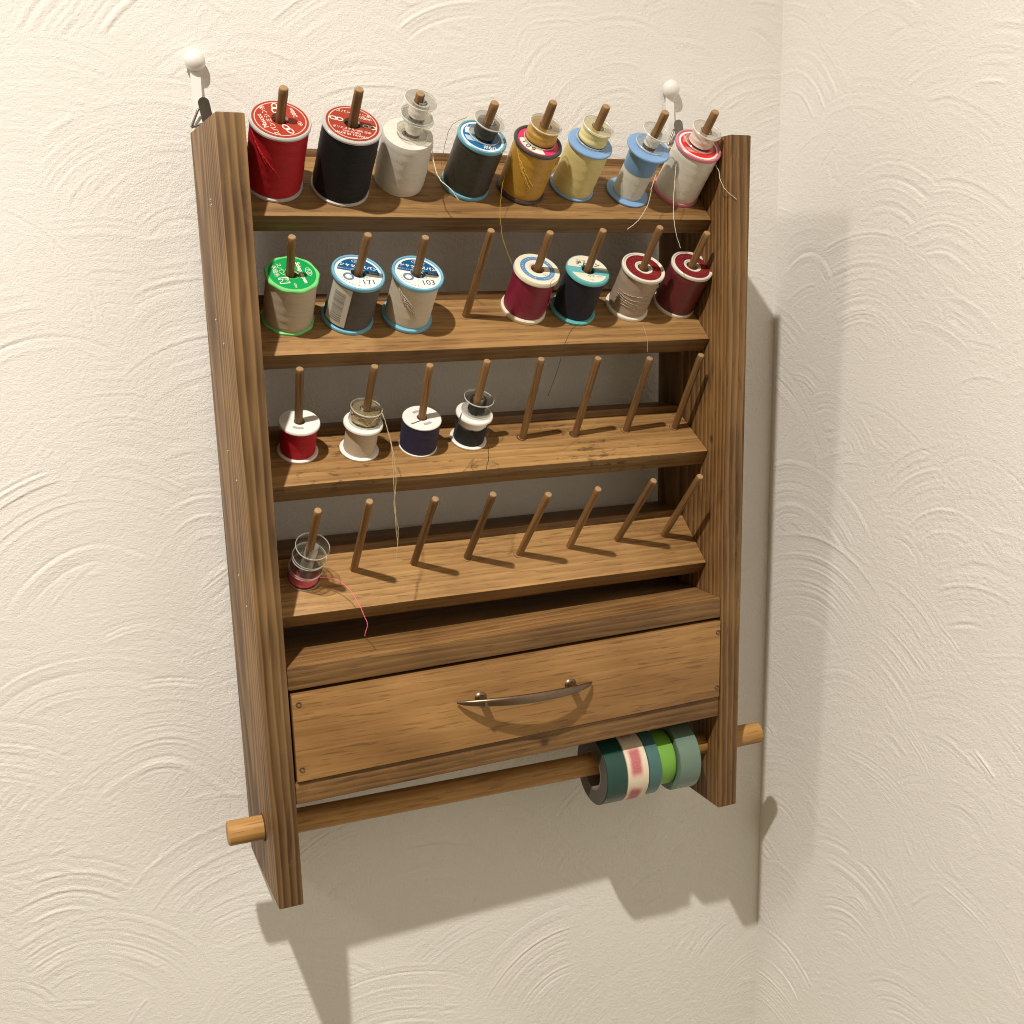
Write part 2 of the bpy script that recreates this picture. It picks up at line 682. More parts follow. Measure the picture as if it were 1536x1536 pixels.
M_PLASTER = plaster_mat()
STEP = 0.0009
us = np.concatenate([np.linspace(-2.2, -0.26, 30)[:-1], np.arange(-0.26, XC - .0004, STEP), [XC]])
zs = np.concatenate([np.linspace(-1.6, -0.31, 24)[:-1], np.arange(-0.31, 0.65, STEP), np.linspace(0.65, 2.0, 20)])
me = wall_mesh(us, zs, 11, lambda U, Z, H: np.stack([U, -H, Z], -1), ((-0.26, XC), (-0.31, 0.65)))
o = link('wall_back', me, M_PLASTER)
o['kind'] = 'structure'
vs = np.concatenate([np.linspace(-2.6, -0.34, 30)[:-1], np.arange(-0.34, -.0004, STEP), [0.0]])
me = wall_mesh(vs, zs, 23, lambda U, Z, H: np.stack([XC - H, U, Z], -1), ((-0.34, 0.0), (-0.31, 0.65)))
me.flip_normals()
o = link('wall_right', me, M_PLASTER)
o['kind'] = 'structure'
# (normals: both walls face the room; Cycles shades either side alike)

# ------------------------------------------------------------------ the rack
W, T, D, H = 0.3603, 0.0166, 0.0935, 0.5


def rk(p):
    """the rack hangs a little askew: top away from the wall, slightly leaning sideways"""
    x, y, z = p
    return (x - 0.02217 * (z - 0.25), y - 0.0293 * z - 0.0006, z)


RACK = empty('thread_rack', Matrix.Identity(4),
             'brown stained wooden wall rack with four pegged shelves and one drawer', 'thread rack')

TILT = [math.radians(a) for a in (45, 41, 32, 42)]
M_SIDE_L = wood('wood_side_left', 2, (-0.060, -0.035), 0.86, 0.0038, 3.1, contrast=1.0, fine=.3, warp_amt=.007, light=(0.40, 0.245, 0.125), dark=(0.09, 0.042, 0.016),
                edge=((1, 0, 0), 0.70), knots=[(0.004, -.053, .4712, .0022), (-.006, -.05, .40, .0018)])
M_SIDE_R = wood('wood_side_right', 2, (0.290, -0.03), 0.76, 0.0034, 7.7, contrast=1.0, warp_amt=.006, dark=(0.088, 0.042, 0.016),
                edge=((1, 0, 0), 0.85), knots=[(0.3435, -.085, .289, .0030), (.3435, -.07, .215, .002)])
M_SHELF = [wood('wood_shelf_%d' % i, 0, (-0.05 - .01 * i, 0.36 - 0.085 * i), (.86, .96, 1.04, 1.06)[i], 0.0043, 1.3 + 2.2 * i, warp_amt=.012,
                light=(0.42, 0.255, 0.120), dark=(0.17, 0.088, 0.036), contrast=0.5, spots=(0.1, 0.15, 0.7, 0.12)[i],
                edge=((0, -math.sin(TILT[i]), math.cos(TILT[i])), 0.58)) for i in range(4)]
M_RAIL = wood('wood_rail', 0, (-0.03, 0.0), 0.75, 0.004, 5.5, contrast=0.7)
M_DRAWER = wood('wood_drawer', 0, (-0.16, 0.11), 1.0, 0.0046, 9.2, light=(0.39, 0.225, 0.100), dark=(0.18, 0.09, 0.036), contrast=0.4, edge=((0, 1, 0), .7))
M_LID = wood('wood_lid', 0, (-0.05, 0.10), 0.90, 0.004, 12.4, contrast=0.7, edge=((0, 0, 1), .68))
M_BOTTOM = wood('wood_bottom', 0, (-0.05, 0.02), 0.62, 0.0038, 15.8, contrast=0.8, knots=[(.20, -.094, .082, .004)])
M_ROD = wood('wood_rod', 0, (-0.06, 0.08), 1.25, 0.005, 18.3, light=(0.40, 0.235, 0.095), dark=(0.22, 0.115, 0.042), contrast=0.5)
M_PEG = wood('wood_peg', 2, (0.004, 0.003), 0.9, 0.0022, 4.4, light=(0.27, 0.150, 0.070), dark=(0.10, 0.050, 0.022), contrast=0.6, tip=(.0653, (0.36, 0.23, 0.12)))
M_METAL = plain('dark_bronze', (0.20, 0.145, 0.10), 0.34, 0.15, 500, metal=1.0)
M_STEEL = plain('dull_steel', (0.20, 0.19, 0.17), 0.3, 0.1, 500, metal=1.0)
M_NAIL = plain('nail_head', (0.55, 0.47, 0.36), 0.35, 0.1, 500, metal=1.0)
M_WHITE = plain('white_plastic', (0.80, 0.79, 0.76), 0.3, 0.03, 200, 0.0)
M_DARK = plain('drawer_inside', (0.10, 0.055, 0.028), 0.8, 0.1, 200)

# side boards
side = [(0.0, H - 0.0), (-D, H), (-D, 0.0), (0.0, 0.0)]
me = prism_x(side, 0, T, rk, 0.0011)
o = link('side_panel', me, M_SIDE_L, RACK)
for (y, z) in [(-.0562, .4548), (-.0572, .4517), (-.0394, .3836), (-.0612, .3696), (-.0432, .3008), (-.0663, .2851),
               (-.0444, .2186), (-.0649, .2024)]:
    n = link('nail', moved(lathe([(0.0001, .0006), (.0008, .0005), (.0011, .0)], 12), Matrix.Translation(rk((0.0, y, z))) @ Matrix.Rotation(-math.pi / 2, 4, 'Y')), M_NAIL, o)
# faint hole round the rod
me = prism_x(side, W - T, W, rk, 0.0011)
o = link('side_panel', me, M_SIDE_R, RACK)
for (y, z) in [(-.058, .452), (-.041, .384), (-.06, .369), (-.045, .300), (-.066, .285), (-.046, .218), (-.064, .202)]:
    link('nail', moved(lathe([(0.0001, .0006), (.0008, .0005), (.0011, .0)], 12), Matrix.Translation(rk((W, y, z))) @ Matrix.Rotation(math.pi / 2, 4, 'Y')), M_NAIL, o)

SZ = [0.4450, 0.3619, 0.2798, 0.1941]
SD = [0.055, 0.048, 0.048, 0.046]
STH = [0.0125, 0.0120, 0.0130, 0.0135]
SY = 0.0721
SHELF, FRAME = [], []
for k in range(4):
    ct, st = math.cos(TILT[k]), math.sin(TILT[k])
    y, z = -SY, SZ[k]
    d, th = SD[k], STH[k]
    poly = [(y, z), (y + d * ct, z + d * st), (y + d * ct + th * st, z + d * st - th * ct), (y + th * st, z - th * ct)]
    o = link('shelf', prism_x(poly, T + .0002, W - T - .0002, rk, 0.0009, 6, 0.0003, k), M_SHELF[k], RACK)
    SHELF.append(o)
    FRAME.append((Vector(rk((0.18, y, z))), Vector((0, -st, ct)), Vector((0, ct, st))))
    # back rail the shelf is fixed to
    zb = z + d * st
    rail = [(-0.001, zb + .005), (y + d * ct + .0008, zb + .005), (y + d * ct + .0008 , zb - .0005), (y + d * ct + th * st + .003, zb - th * ct - .002), (-0.001, zb - th * ct - .002)]
    link('back_rail', prism_x(rail, T + .0002, W - T - .0002, rk, 0.0006), M_RAIL, RACK)

# pegs: (row, x, distance up the shelf, length, sideways lean)
PEGS = [
    (0, .0391, .0291, .0684, -.021), (0, .0803, .0260, .0723, .003), (0, .1209, .0336, .0662, .008), (0, .1657, .0311, .0646, .058),
    (0, .2047, .0282, .0693, .030), (0, .2443, .0314, .0660, .038), (0, .2856, .0263, .0676, .035), (0, .3263, .0288, .0682, .016),
    (1, .0433, .0329, .0650, -.067), (1, .0818, .0321, .0674, .049), (1, .1222, .0318, .0656, -.001), (1, .1640, .0309, .0718, .005),
    (1, .2077, .0354, .0668, .018), (1, .2452, .0334, .0704, .007), (1, .2896, .0354, .0716, .000), (1, .3301, .0370, .0658, .007),
    (2, .0446, .0335, .0666, -.059), (2, .0852, .0302, .0684, .036), (2, .1267, .0305, .0671, -.030), (2, .1643, .0330, .0665, .021),
    (2, .2052, .0307, .0679, -.019), (2, .2468, .0301, .0669, .003), (2, .2888, .0303, .0646, -.003), (2, .3301, .0292, .0662, -.002),
    (3, .0411, .0283, .0740, .000), (3, .0760, .0305, .0755, -.020), (3, .1187, .0297, .0726, .001), (3, .1586, .0300, .0715, .015),
    (3, .1980, .0276, .0686, .033), (3, .2385, .0283, .0684, -.000), (3, .2793, .0298, .0699, .050), (3, .3190, .0291, .0705, .023)]
peg_me = []
for v in range(3):
    rr = random.Random(40 + v)
    prof = [(0.0001, -.006), (.0026, -.006)] + [(.0026 + rr.uniform(-.00008, .00008), t) for t in np.linspace(-.004, .062, 12)] + [(.0025, .0652), (.0021, .0658), (0.0001, .0660)]
    peg_me.append(lathe(prof, 14, False, lambda r, z, a: r * (1 + .035 * math.sin(3 * a + z * 40))))
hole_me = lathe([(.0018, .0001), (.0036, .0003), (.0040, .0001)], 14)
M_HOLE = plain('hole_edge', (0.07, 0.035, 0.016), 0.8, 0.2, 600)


def frame_at(row, x, dep, lean):
    P0, n, s = FRAME[row]
    B = P0 + s * dep
    B = Vector((x - 0.02217 * (B.z - 0.25), B.y, B.z))
    ax = (n + Vector((lean, 0, 0))).normalized()
    ex = (Vector((1, 0, 0)) - ax * ax.x).normalized()
    ey = ax.cross(ex)
    M = Matrix((ex, ey, ax)).transposed().to_4x4()
    M.translation = B
    return M


for i, (row, x, dep, L, lean) in enumerate(PEGS):
    M = frame_at(row, x, dep, lean)
    o = link('peg', peg_me[i % 3], M_PEG, SHELF[row])
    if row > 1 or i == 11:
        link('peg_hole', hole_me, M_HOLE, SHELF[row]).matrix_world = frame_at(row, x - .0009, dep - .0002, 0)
    k = 1.08 if row == 0 else 1.0
    o.matrix_world = M @ Matrix.Rotation(i * 1.3, 4, 'Z') @ Matrix.Diagonal((k, k, L / .066, 1))

# drawer box
zl = 0.1687
yd = -D


def sk(p):                       # the drawer boards sit slightly out of level
    x, y, z = p
    return rk((x, y, z + (x - W / 2) * 0.016))


lid = [(-0.004, zl), (yd + .0012, zl), (yd + .0012, zl - .0155), (-0.004, zl - .0155)]
link('drawer_lid', prism_x(lid, T + .0002, W - T - .0002, sk, .0016), M_LID, RACK)
fz1, fz0 = zl - .0178, 0.0905
drawer = link('drawer_front', prism_x([(yd - .0004, fz1), (yd - .0004, fz0), (yd + .012, fz0), (yd + .012, fz1)], T + .0016, W - T - .0012, sk, .0008), M_DRAWER, RACK)
bot = [(-0.004, fz0 - .0008), (yd + .0016, fz0 - .0008), (yd + .0016, 0.0741), (-0.004, 0.0741)]
link('bottom_board', prism_x(bot, T + .0002, W - T - .0002, sk, .0009), M_BOTTOM, RACK)
link('drawer_tray', prism_x([(-.012, fz1 - .003), (yd + .0125, fz1 - .003), (yd + .0125, fz0 + .0005), (-.012, fz0 + .0005)], T + .003, W - T - .003, sk, 0), M_DARK, drawer)
for (x, z) in [(.0225, .1415), (.0218, .0965), (W - T - .0035, .1450), (W - T - .0035, .1010)]:
    s = lathe([(0.0001, -.0003), (.0007, -.0003), (.0009, .0001), (.0016, .0005), (.0019, 0.0), (.0020, -.0005)], 16)
    link('screw', moved(s, Matrix.Translation(rk((x, yd - .0005, z))) @ Matrix.Rotation(math.pi / 2, 4, 'X')), M_DARK, drawer)
# handle: bowed flattened bar on two posts with round roses
c0, c1 = Vector((0.1325, -.099, .1252)), Vector((0.2352, -.099, .1232))
ctr = []
for i in range(33):
    t = i / 32
    p = c0.lerp(c1, t)
    s = 4 * t * (1 - t)
    ctr.append(p + Vector((0, -.0150 * s ** .8 - .001, 0.001 * s)))
bar = tube(ctr, lambda t: .0008 + .0027 * min(1, (4 * t * (1 - t)) ** .55), 14, True, ((0, 1, 0), .5))
posts = []
for t in (.175, .845):
    p = c0.lerp(c1, t)
    yb = ctr[int(round(t * 32))].y
    prof = [(0.0001, 0), (.0044, 0), (.0046, .0009), (.0040, .0018), (.0029, .0024), (.0025, -.0972 - yb + .001), (0.0001, -.0972 - yb + .001)]
    posts.append(moved(lathe(prof, 24), Matrix.Translation((p.x, -.0972, p.z)) @ Matrix.Rotation(math.pi / 2, 4, 'X')))
link('handle', join([bar] + posts), M_METAL, drawer)

# rod that carries the tapes
R0, R1 = Vector((-.0195, -.0605, .0446)), Vector((.401, -.0725, .0455))
RR = .0083
rod_dir = (R1 - R0).normalized()
Mr = rod_dir.to_track_quat('Z', 'Y').to_matrix().to_4x4()
Mr.translation = R0
Lr = (R1 - R0).length
rod = lathe([(.0001, 0), (RR - .001, 0), (RR, .001)] + [(RR, z) for z in np.linspace(.02, Lr - .02, 10)] + [(RR, Lr - .001), (RR - .001, Lr), (.0001, Lr)], 40)
link('tape_rod', moved(rod, Mr), M_ROD, RACK)
hl = lathe([(RR + .0001, 0.0), (RR + .0012, 0.0), (RR + .0012, .0004), (RR + .0001, .0004)], 40, True)
t0 = (rk((0, 0, .045))[0] - R0.x) / rod_dir.x
link('rod_hole', moved(hl, Mr @ Matrix.Translation((0, 0, t0 - .0006))), M_HOLE, RACK)

# hanging plates and rings on the rack's back, pin hooks on the wall
for (hx, hz, lab) in [(0.0018, 0.5452, 'white ball-headed pin hook in wall beside the red thread spool'),
                      (0.3535, 0.5460, 'white ball-headed pin hook in wall behind the pale blue spool')]:
    root = empty('pin_hook', Matrix.Translation((hx, 0, hz)), lab, 'hook', 'pin hooks holding up the rack')
    prof = [(.0001, .0125)] + [(.0066 * math.sin(a), .0062 + .0063 * math.cos(a)) for a in np.linspace(.12, 2.5, 14)] + [(.0030, .0)]
    link('pin_head', moved(lathe(prof, 28), Matrix.Rotation(math.pi / 2, 4, 'X')), M_WHITE, root)
    V = []
    strap_path = [(0, -.0042, .0), (0, -.0048, -.012), (0, -.006, -.026), (0, -.0085, -.038), (0, -.013, -.046), (0, -.0165, -.047), (0, -.018, -.043)]
    sp = catmull([Vector(p) for p in strap_path], 5)
    F = []
    for i, p in enumerate(sp):
        tt = (sp[min(i + 1, len(sp) - 1)] - sp[max(i - 1, 0)]).normalized()
        nn = Vector((1, 0, 0)).cross(tt)
        for (sx, sn) in ((-1, -1), (1, -1), (1, 1), (-1, 1)):
            V.append(p + Vector((.0031 * sx, 0, 0)) + nn * (.0009 * sn))
    for i in range(len(sp) - 1):
        for s in range(4):
            F.append((4 * i + s, 4 * i + (s + 1) % 4, 4 * i + 4 + (s + 1) % 4, 4 * i + 4 + s))
    F += [(0, 1, 2, 3), tuple(range(4 * len(sp) - 4, 4 * len(sp)))]
    link('strap', fix_normals(mesh_from(V, F, True, 40)), M_WHITE, root)
    # plate with ring, fixed to the rack
    pc = Vector((hx + .0042, -.0128, hz - .0345))
    pl = []
    for i in range(25):
        a = math.pi * i / 24
        pl.append((.0036 * math.cos(a), .008 + .0036 * math.sin(a)))
    pl += [(-.0036, -.009), (.0036, -.009)]
    V = [(x, -.0005, z) for x, z in pl] + [(x, .0005, z) for x, z in pl]
    n = len(pl)
    F = [tuple(range(n)), tuple(range(2 * n - 1, n - 1, -1))] + [(i, (i + 1) % n, n + (i + 1) % n, n + i) for i in range(n)]
    pm = fix_normals(mesh_from(V, F, True, 40))
    link('hanging_plate', moved(pm, Matrix.Translation(pc) @ Matrix.Rotation(-.18, 4, 'Y')), M_STEEL, RACK)
    dx = Vector((hx - 0.0018, 0, hz - 0.5452))
    tri = [at(a, b, -.0125) + dx for (a, b) in ((287, 191), (313, 183), (302, 164), (297, 164), (287, 191))]
    path = []
    for a, b in zip(tri[:-1], tri[1:]):
        path += [a.lerp(b, t) for t in (0, .2, .4, .6, .8)]
    path.append(tri[-1])
    link('ring', tube(path, .0008, 8), M_STEEL, RACK)

# ------------------------------------------------------------------ spools
RED_L = (0.34, 0.034, 0.018)
M_TRANS = plain('milky_plastic', (0.62, 0.58, 0.57), 0.25, 0.05, 200, 0.0, trans=0.25)
M_CLEAR = clear_plastic('clear_plastic')
M_INK_W = plain('white_ink', (0.86, 0.80, 0.72), 0.5, 0.02, 300, 0.0)
M_INK_P = plain('pale_red_ink', (0.86, 0.50, 0.42), 0.5, 0.02, 300, 0.0)
M_INK_K = plain('black_ink', (0.02, 0.02, 0.025), 0.5, 0.02, 300, 0.0)
M_INK_G = plain('grey_ink', (0.30, 0.29, 0.28), 0.5, 0.02, 300, 0.0)
M_INK_B = plain('teal_ink', (0.03, 0.12, 0.15), 0.5, 0.02, 300, 0.0)
M_INK_M = plain('maroon_relief', (0.28, 0.055, 0.05), 0.35, 0.02, 300, 0.0)
PL = {}


def plastic(c, rough=0.32):
    if c not in PL:
        PL[c] = plain('spool_plastic', c, rough, 0.04, 200, 0.0, sss=0.0)
    return PL[c]


def flange_profile(R, rh, th, kind):
    if kind == 'rim':
        return [(rh, 0), (R * .93, 0), (R * .985, th * .15), (R, th * .5), (R * .985, th * .9), (R * .95, th * 1.08), (R * .91, th * .98), (R * .885, th * .72), (rh, th * .72)]
    if kind == 'fat':
        return [(rh, 0), (R * .90, 0), (R * .97, th * .15), (R, th * .5), (R * .975, th * .86), (R * .93, th), (R * .87, th * .9), (R * .83, th * .6), (rh, th * .6)]
    return [(rh, 0), (R * .95, 0), (R, th * .25), (R, th * .7), (R * .97, th), (R * .9, th), (rh, th)]


def winding(R, z0, z1, seed, barrel=0.0, segs=56, rough=0.009):
    rnd = random.Random(seed)
    ph = [rnd.uniform(0, 6) for _ in range(8)]
    n = 26
    prof = [(.004, z0)]
    for i in range(n + 1):
        t = i / n
        r = R * (1 + barrel * 4 * t * (1 - t) - .03 * max(0, 1 - t * 14) - .03 * max(0, 1 - (1 - t) * 14))
        prof.append((r, z0 + (z1 - z0) * t))
    prof.append((.004, z1))

    def rf(r, z, a):
        if r < .0045:
            return r
        return r * (1 + rough * (.45 * math.sin(2 * a + z * 260 + ph[0]) + .35 * math.sin(z * 900 + ph[1] + math.sin(a + ph[2])) + .4 * math.sin(z * 2100 + 1.5 * math.sin(a + ph[3]) + ph[4])))
    return lathe(prof, segs, False, rf, 60)


def spool(row, idx, R, h, name_label, thread_c, flange_c, fill=.93, kind='rim', group='thread spools on the rack pegs', thread_kw={}, rh=.0047,
          lean=None, bottom_scale=1.0, lobes=0, thread_top=1.0, core_c=None, th=.0028):
    row_p = [p for p in PEGS if p[0] == row][idx]
    M = frame_at(row, row_p[1], row_p[2], row_p[4] if lean is None else lean)
    root = empty('thread_spool', M, name_label, 'thread spool', group)
    rf = None
    if lobes:
        rf = lambda r, z, a: r * (1 + (.02 * math.cos(lobes * a) if r > R * .8 else 0))
    prof = flange_profile(R, rh, th, kind)
    fm = plastic(flange_c) if isinstance(flange_c, tuple) else flange_c
    top = link('flange', moved(lathe(prof, 64, True, rf), Matrix.Translation((0, 0, h - th))), fm, root)
    low = [(r * (bottom_scale if r > rh else 1), th - z) for r, z in prof]
    link('flange', lathe(low, 64, True, rf), fm, root)
    cm = plastic(core_c) if core_c else fm
    link('core', lathe([(rh - .0001, .0006), (rh + .0012, .0006), (rh + .0012, h - .0012), (rh - .0001, h - .0012)], 28, True), cm, root)
    tz1 = .0024 + (h - th - .0024 + .0004) * thread_top
    link('winding', winding(R * fill, th - .0004, tz1, row * 10 + idx), thread_mat('thread', thread_c, **thread_kw), root)
    return root, top, R, h


def label(root, R, z, mat, rot=0.0, rh=.0052):
    prof = [(rh, 0.0), (R, 0.0), (R, -.00015), (rh, -.00015)]
    o = link('label', lathe(prof, 64, True), mat, root)
    o.location = (0, 0, z)
    o.rotation_euler = (0, 0, math.radians(rot))
    return o


def ink(lab, meshes, mat):
    o = link('lettering', join(meshes), mat, lab)
    o.location = (0, 0, .0001)
    return o


def chain(cx, cy, s, rot=0.0):
    ms = [ring2d(-s * .75, 0, s, s * .62, s * .28), ring2d(s * .75, 0, s, s * .62, s * .28)]
    me = join(ms)
    me.transform(Matrix.Translation((cx, cy, 0)) @ Matrix.Rotation(math.radians(rot), 4, 'Z'))
    return me


def tail(root, pts, r=.00022, mat=None, name='thread_tail'):
    cp = catmull(pts, 8)
    jr = random.Random(len(bpy.data.objects))
    cp = [p + Vector((jr.gauss(0, 1), jr.gauss(0, 1), jr.gauss(0, 1))) * (.00012 if 0 < i < len(cp) - 1 else 0) for i, p in enumerate(cp)]
    me = tube(cp, r, 6)
    me.transform(root.matrix_world.inverted())
    return link(name, me, mat or [c for c in root.children if c.name.startswith('winding')][0].data.materials[0], root)


def tailpx(root, px, y, **k):
    """px list of photo points, y a depth or list of depths"""
    ys = y if isinstance(y, (list, tuple)) else [y] * len(px)
    return tail(root, [at(a, b, yy) for (a, b), yy in zip(px, ys)], **k)


def bobbin(base, off, label_, thread_c=None, fill=.7, R=.0104, h=.0115, tiltx=0.0, tilty=0.0, shift=(0, 0), body=None, level=1.0, group='clear bobbins stacked on the pegs', tkw={}):
    M = base.matrix_world if hasattr(base, 'matrix_world') else base
    root = empty('bobbin', M @ Matrix.Translation((shift[0], shift[1], off)) @ Matrix.Rotation(tiltx, 4, 'X') @ Matrix.Rotation(tilty, 4, 'Y'), label_, 'bobbin', group)
    rh, rc, th = .0034, .0042, .0009
    prof = [(rh, 0), (R - .0003, 0), (R, .0003), (R, th), (R - .0002, th + .0002), (rc, th + .0002), (rc, h - th - .0002), (R - .0002, h - th - .0002), (R, h - th), (R, h - .0003), (R - .0003, h), (rh, h)]
    link('bobbin_body', lathe(prof, 48, True), body or M_CLEAR, root)
    if thread_c:
        z1 = th + .0003 + (h - 2 * th - .0006) * level
        link('winding', winding_b(R * fill, th + .0003, z1, rc + .0001, len(bpy.data.objects)), thread_mat('thread', thread_c, **tkw), root)
    return root


def winding_b(R, z0, z1, rc, seed):
    rnd = random.Random(seed)
    ph = [rnd.uniform(0, 6) for _ in range(5)]
    prof = [(rc, z0), (R * .97, z0)] + [(R * (1 + .02 * math.sin(t * 5 + ph[4])), z0 + (z1 - z0) * t) for t in np.linspace(.06, .94, 14)] + [(R * .97, z1), (rc, z1)]
    return lathe(prof, 40, False, lambda r, z, a: r if r < rc + .0002 else r * (1 + .018 * math.sin(a + z * 900 + ph[0]) + .014 * math.sin(2 * a - z * 1700 + ph[1]) + .012 * math.sin(z * 4200 + ph[2])), 60)


ULT = 'spool'
# ---- top shelf
s1, f, R, h = spool(0, 0, .0182, .0467, 'large spool of red thread with red label, end of the top shelf', (0.42, 0.012, 0.020), M_TRANS, .945, 'flat', rh=.0052, th=.0024)
lb = label(s1, .0165, h + .0003, label_mat('red_label', RED_L, [(lambda u, v, r: (r > .885) & (r < .915), (.85, .55, .42))], R=.0165), 102)
ink(lb, [text_mesh('スパンミシン糸', .0038, 0, .0066), text_mesh('Mascot', .0040, 0, .0108), text_mesh('60', .0036, -.0062, -.0098), text_mesh('200m', .0036, .0040, -.0098), chain(-.0095, -.0008, .0024, 20), chain(.0098, -.0005, .0024, -20)], M_INK_W)
s2, f, R, h = spool(0, 1, .0182, .0482, 'large spool of black thread with red label made in Taiwan', (0.0075, 0.0075, 0.009), M_TRANS, .965, 'flat', rh=.0052, th=.0022, thread_kw=dict(sheen=.12, spec=.25))
lb = label(s2, .0160, h + .0003, label_mat('red_label', (0.30, 0.036, 0.018), [(lambda u, v, r: (r > .885) & (r < .915), (.85, .55, .42))], R=.0160), -16)
ink(lb, [text_mesh('スパンミシン糸', .0029, 0, .0094), text_mesh('60/700m', .0030, .0055, .0066), text_mesh('ポリエステル100% 日本', .0021, 0, -.0064), text_mesh('UNI-CORD', .0021, 0, -.0088), text_mesh('MADE IN TAIWAN', .0023, 0, -.0112), chain(-.0098, .0012, .0022), chain(.0100, -.0005, .0022)], M_INK_W)
# white cone without flanges
row_p = [p for p in PEGS if p[0] == 0][2]
s3 = empty('thread_spool', frame_at(0, row_p[1], row_p[2], -.03), 'plain white thread wound without flanges under two clear bobbins', 'thread spool', 'thread spools on the rack pegs')
prof_n = 22
me = winding(.0160, .0004, .0368, 77, .02, 56, .008)
link('winding', me, thread_mat('thread', (0.66, 0.62, 0.56), rough=.42, sheen=.3, dark=.82), s3)
link('core', lathe([(.0047, 0), (.0075, 0), (.0075, .0376), (.0047, .0376)], 28, True), plastic((.55, .50, .42)), s3)
Mp3 = frame_at(0, row_p[1], row_p[2], row_p[4])
b3a = bobbin(Mp3, .0382, 'clear bobbin with a little white thread lying on the white cone', (.7, .67, .6), .5, shift=(.0005, -.0005), tilty=.10)
b3b = bobbin(Mp3, .0500, 'clear bobbin wound with white thread at the very peg tip', (.74, .71, .65), .56, shift=(.0008, 0), tilty=.05)
tailpx(s3, [(648, 215), (650, 240), (658, 266), (676, 284), (688, 300)], [-.085, -.092, -.098, -.104, -.103], r=.0003)
s4, f, R, h = spool(0, 3, .0164, .0393, 'spool of dark olive thread with blue rims and blue label', (0.030, 0.028, 0.020), (0.13, 0.38, 0.50), .955, 'rim', thread_kw=dict(sheen=.15, spec=.5, rough=.4))
lb = label(s4, .0143, h - .0006, label_mat('blue_label', (.012, .13, .33), [(lambda u, v, r: (r > .90), (.82, .84, .84)), (lambda u, v, r: (u < -.30) & (v > .05) & (v < .48) & (r < .86) & (u > -.8), (.62, .72, .80)), (lambda u, v, r: (u < -.22) & (v < -.12) & (v > -.45) & (r < .84), (.42, .58, .72))], R=.0143), -14)
ink(lb, [text_mesh('#60', .0052, .0045, -.0098), text_mesh('ミシン', .0040, -.0090, .0062), text_mesh('POLY 100', .0018, .0085, -.0112)], M_INK_W)
bobbin(s4, h - .0004, 'clear bobbin with dark grey thread on the olive spool', (.045, .045, .038), .70, shift=(.0012, .0012), tilty=.05)
tailpx(s4, [(700, 176), (678, 188), (668, 215), (662, 248)], [-.06, -.055, -.05, -.055], r=.00014)
s5, f, R, h = spool(0, 4, .0165, .0397, 'spool of shiny gold thread with dark grey rims numbered 109', (0.50, 0.27, 0.030), (0.050, 0.042, 0.044), .93, 'fat', thread_kw=dict(rough=.30, spec=.7, sheen=.15, dark=.5))
lb = label(s5, .0138, h - .0009, label_mat('pink_label', (.62, .035, .13), [(lambda u, v, r: (u < -.05) & (v < .32) & (r > .40) & (r < .92), (.83, .76, .62))], R=.0138), 6)
ink(lb, [text_mesh('1', .0058, -.0101, .0004, -70), text_mesh('0', .0058, -.0092, -.0036, -62), text_mesh('9', .0058, -.0071, -.0071, -50)], M_INK_K)
bobbin(s5, h - .0006, 'bobbin full of shiny gold thread on the gold spool', (.52, .30, .045), .92, R=.0108, h=.0125, shift=(.0012, .0014), tkw=dict(rough=.3, spec=.7, sheen=.1, dark=.55), tilty=.04)
tailpx(s5, [(757, 262), (752, 290), (750, 320), (755, 360), (768, 396)], [-.088, -.092, -.095, -.098, -.10], r=.00014)
s6, f, R, h = spool(0, 5, .0156, .0374, 'spool of pale yellow thread with light blue flanges', (0.66, 0.58, 0.26), (0.20, 0.36, 0.62), .93, 'flat', th=.0020, thread_kw=dict(rough=.42, dark=.75))
bobbin(s6, h + .0003, 'bobbin full of pale yellow thread on the yellow spool', (.72, .64, .30), .90, R=.0108, h=.0120, shift=(.0008, .0014), tkw=dict(dark=.75), tilty=.05)
s7, f, R, h = spool(0, 6, .0153, .0395, 'nearly empty pale blue spool with a little white thread', (0.62, 0.62, 0.55), (0.20, 0.36, 0.62), .70, 'flat', th=.0020, thread_top=.62, core_c=(.16, .30, .50), thread_kw=dict(rough=.38, dark=.72))
link('sleeve', lathe([(.0050, .022), (.0108, .022), (.0112, .026), (.0118, h - .0022), (.0050, h - .0022)], 40, True), plastic((.16, .30, .50)), s7)
bobbin(s7, h + .0002, 'clear bobbin with a few turns of white thread above pale blue spool', (.70, .67, .6), .48, shift=(.0010, .0014), level=.8, tilty=.08)
tailpx(s7, [(984, 262), (978, 280), (972, 306), (958, 330), (941, 344)], [-.100, -.103, -.104, -.105, -.106], r=.0002)
s8, f, R, h = spool(0, 7, .0169, .0409, 'spool of white thread with pink rims and red label', (0.70, 0.66, 0.58), (0.62, 0.20, 0.27), .95, 'rim', thread_kw=dict(dark=.82, rough=.45))
lb = label(s8, .0146, h - .0006, label_mat('red_pink_label', (.66, .02, .025), [(lambda u, v, r: r > .90, (.85, .80, .76)), (lambda u, v, r: (u < -.05) & (v > .05) & (v < .42) & (r < .8), (.70, .22, .20)), (lambda u, v, r: (v < -.3) & (v > -.62) & (u < .25) & (r < .82), (.70, .20, .19))], R=.0146), -14)
ink(lb, [text_mesh('糸', .0050, -.0085, .0062), text_mesh('#50 ミシン', .0026, -.0030, -.0082)], M_INK_P)
bobbin(s8, h - .0004, 'clear bobbin of blush white thread on the pink rimmed spool', (.68, .56, .48), .78, R=.0108, h=.0120, shift=(.0010, .0014), tkw=dict(dark=.82), tilty=.06)
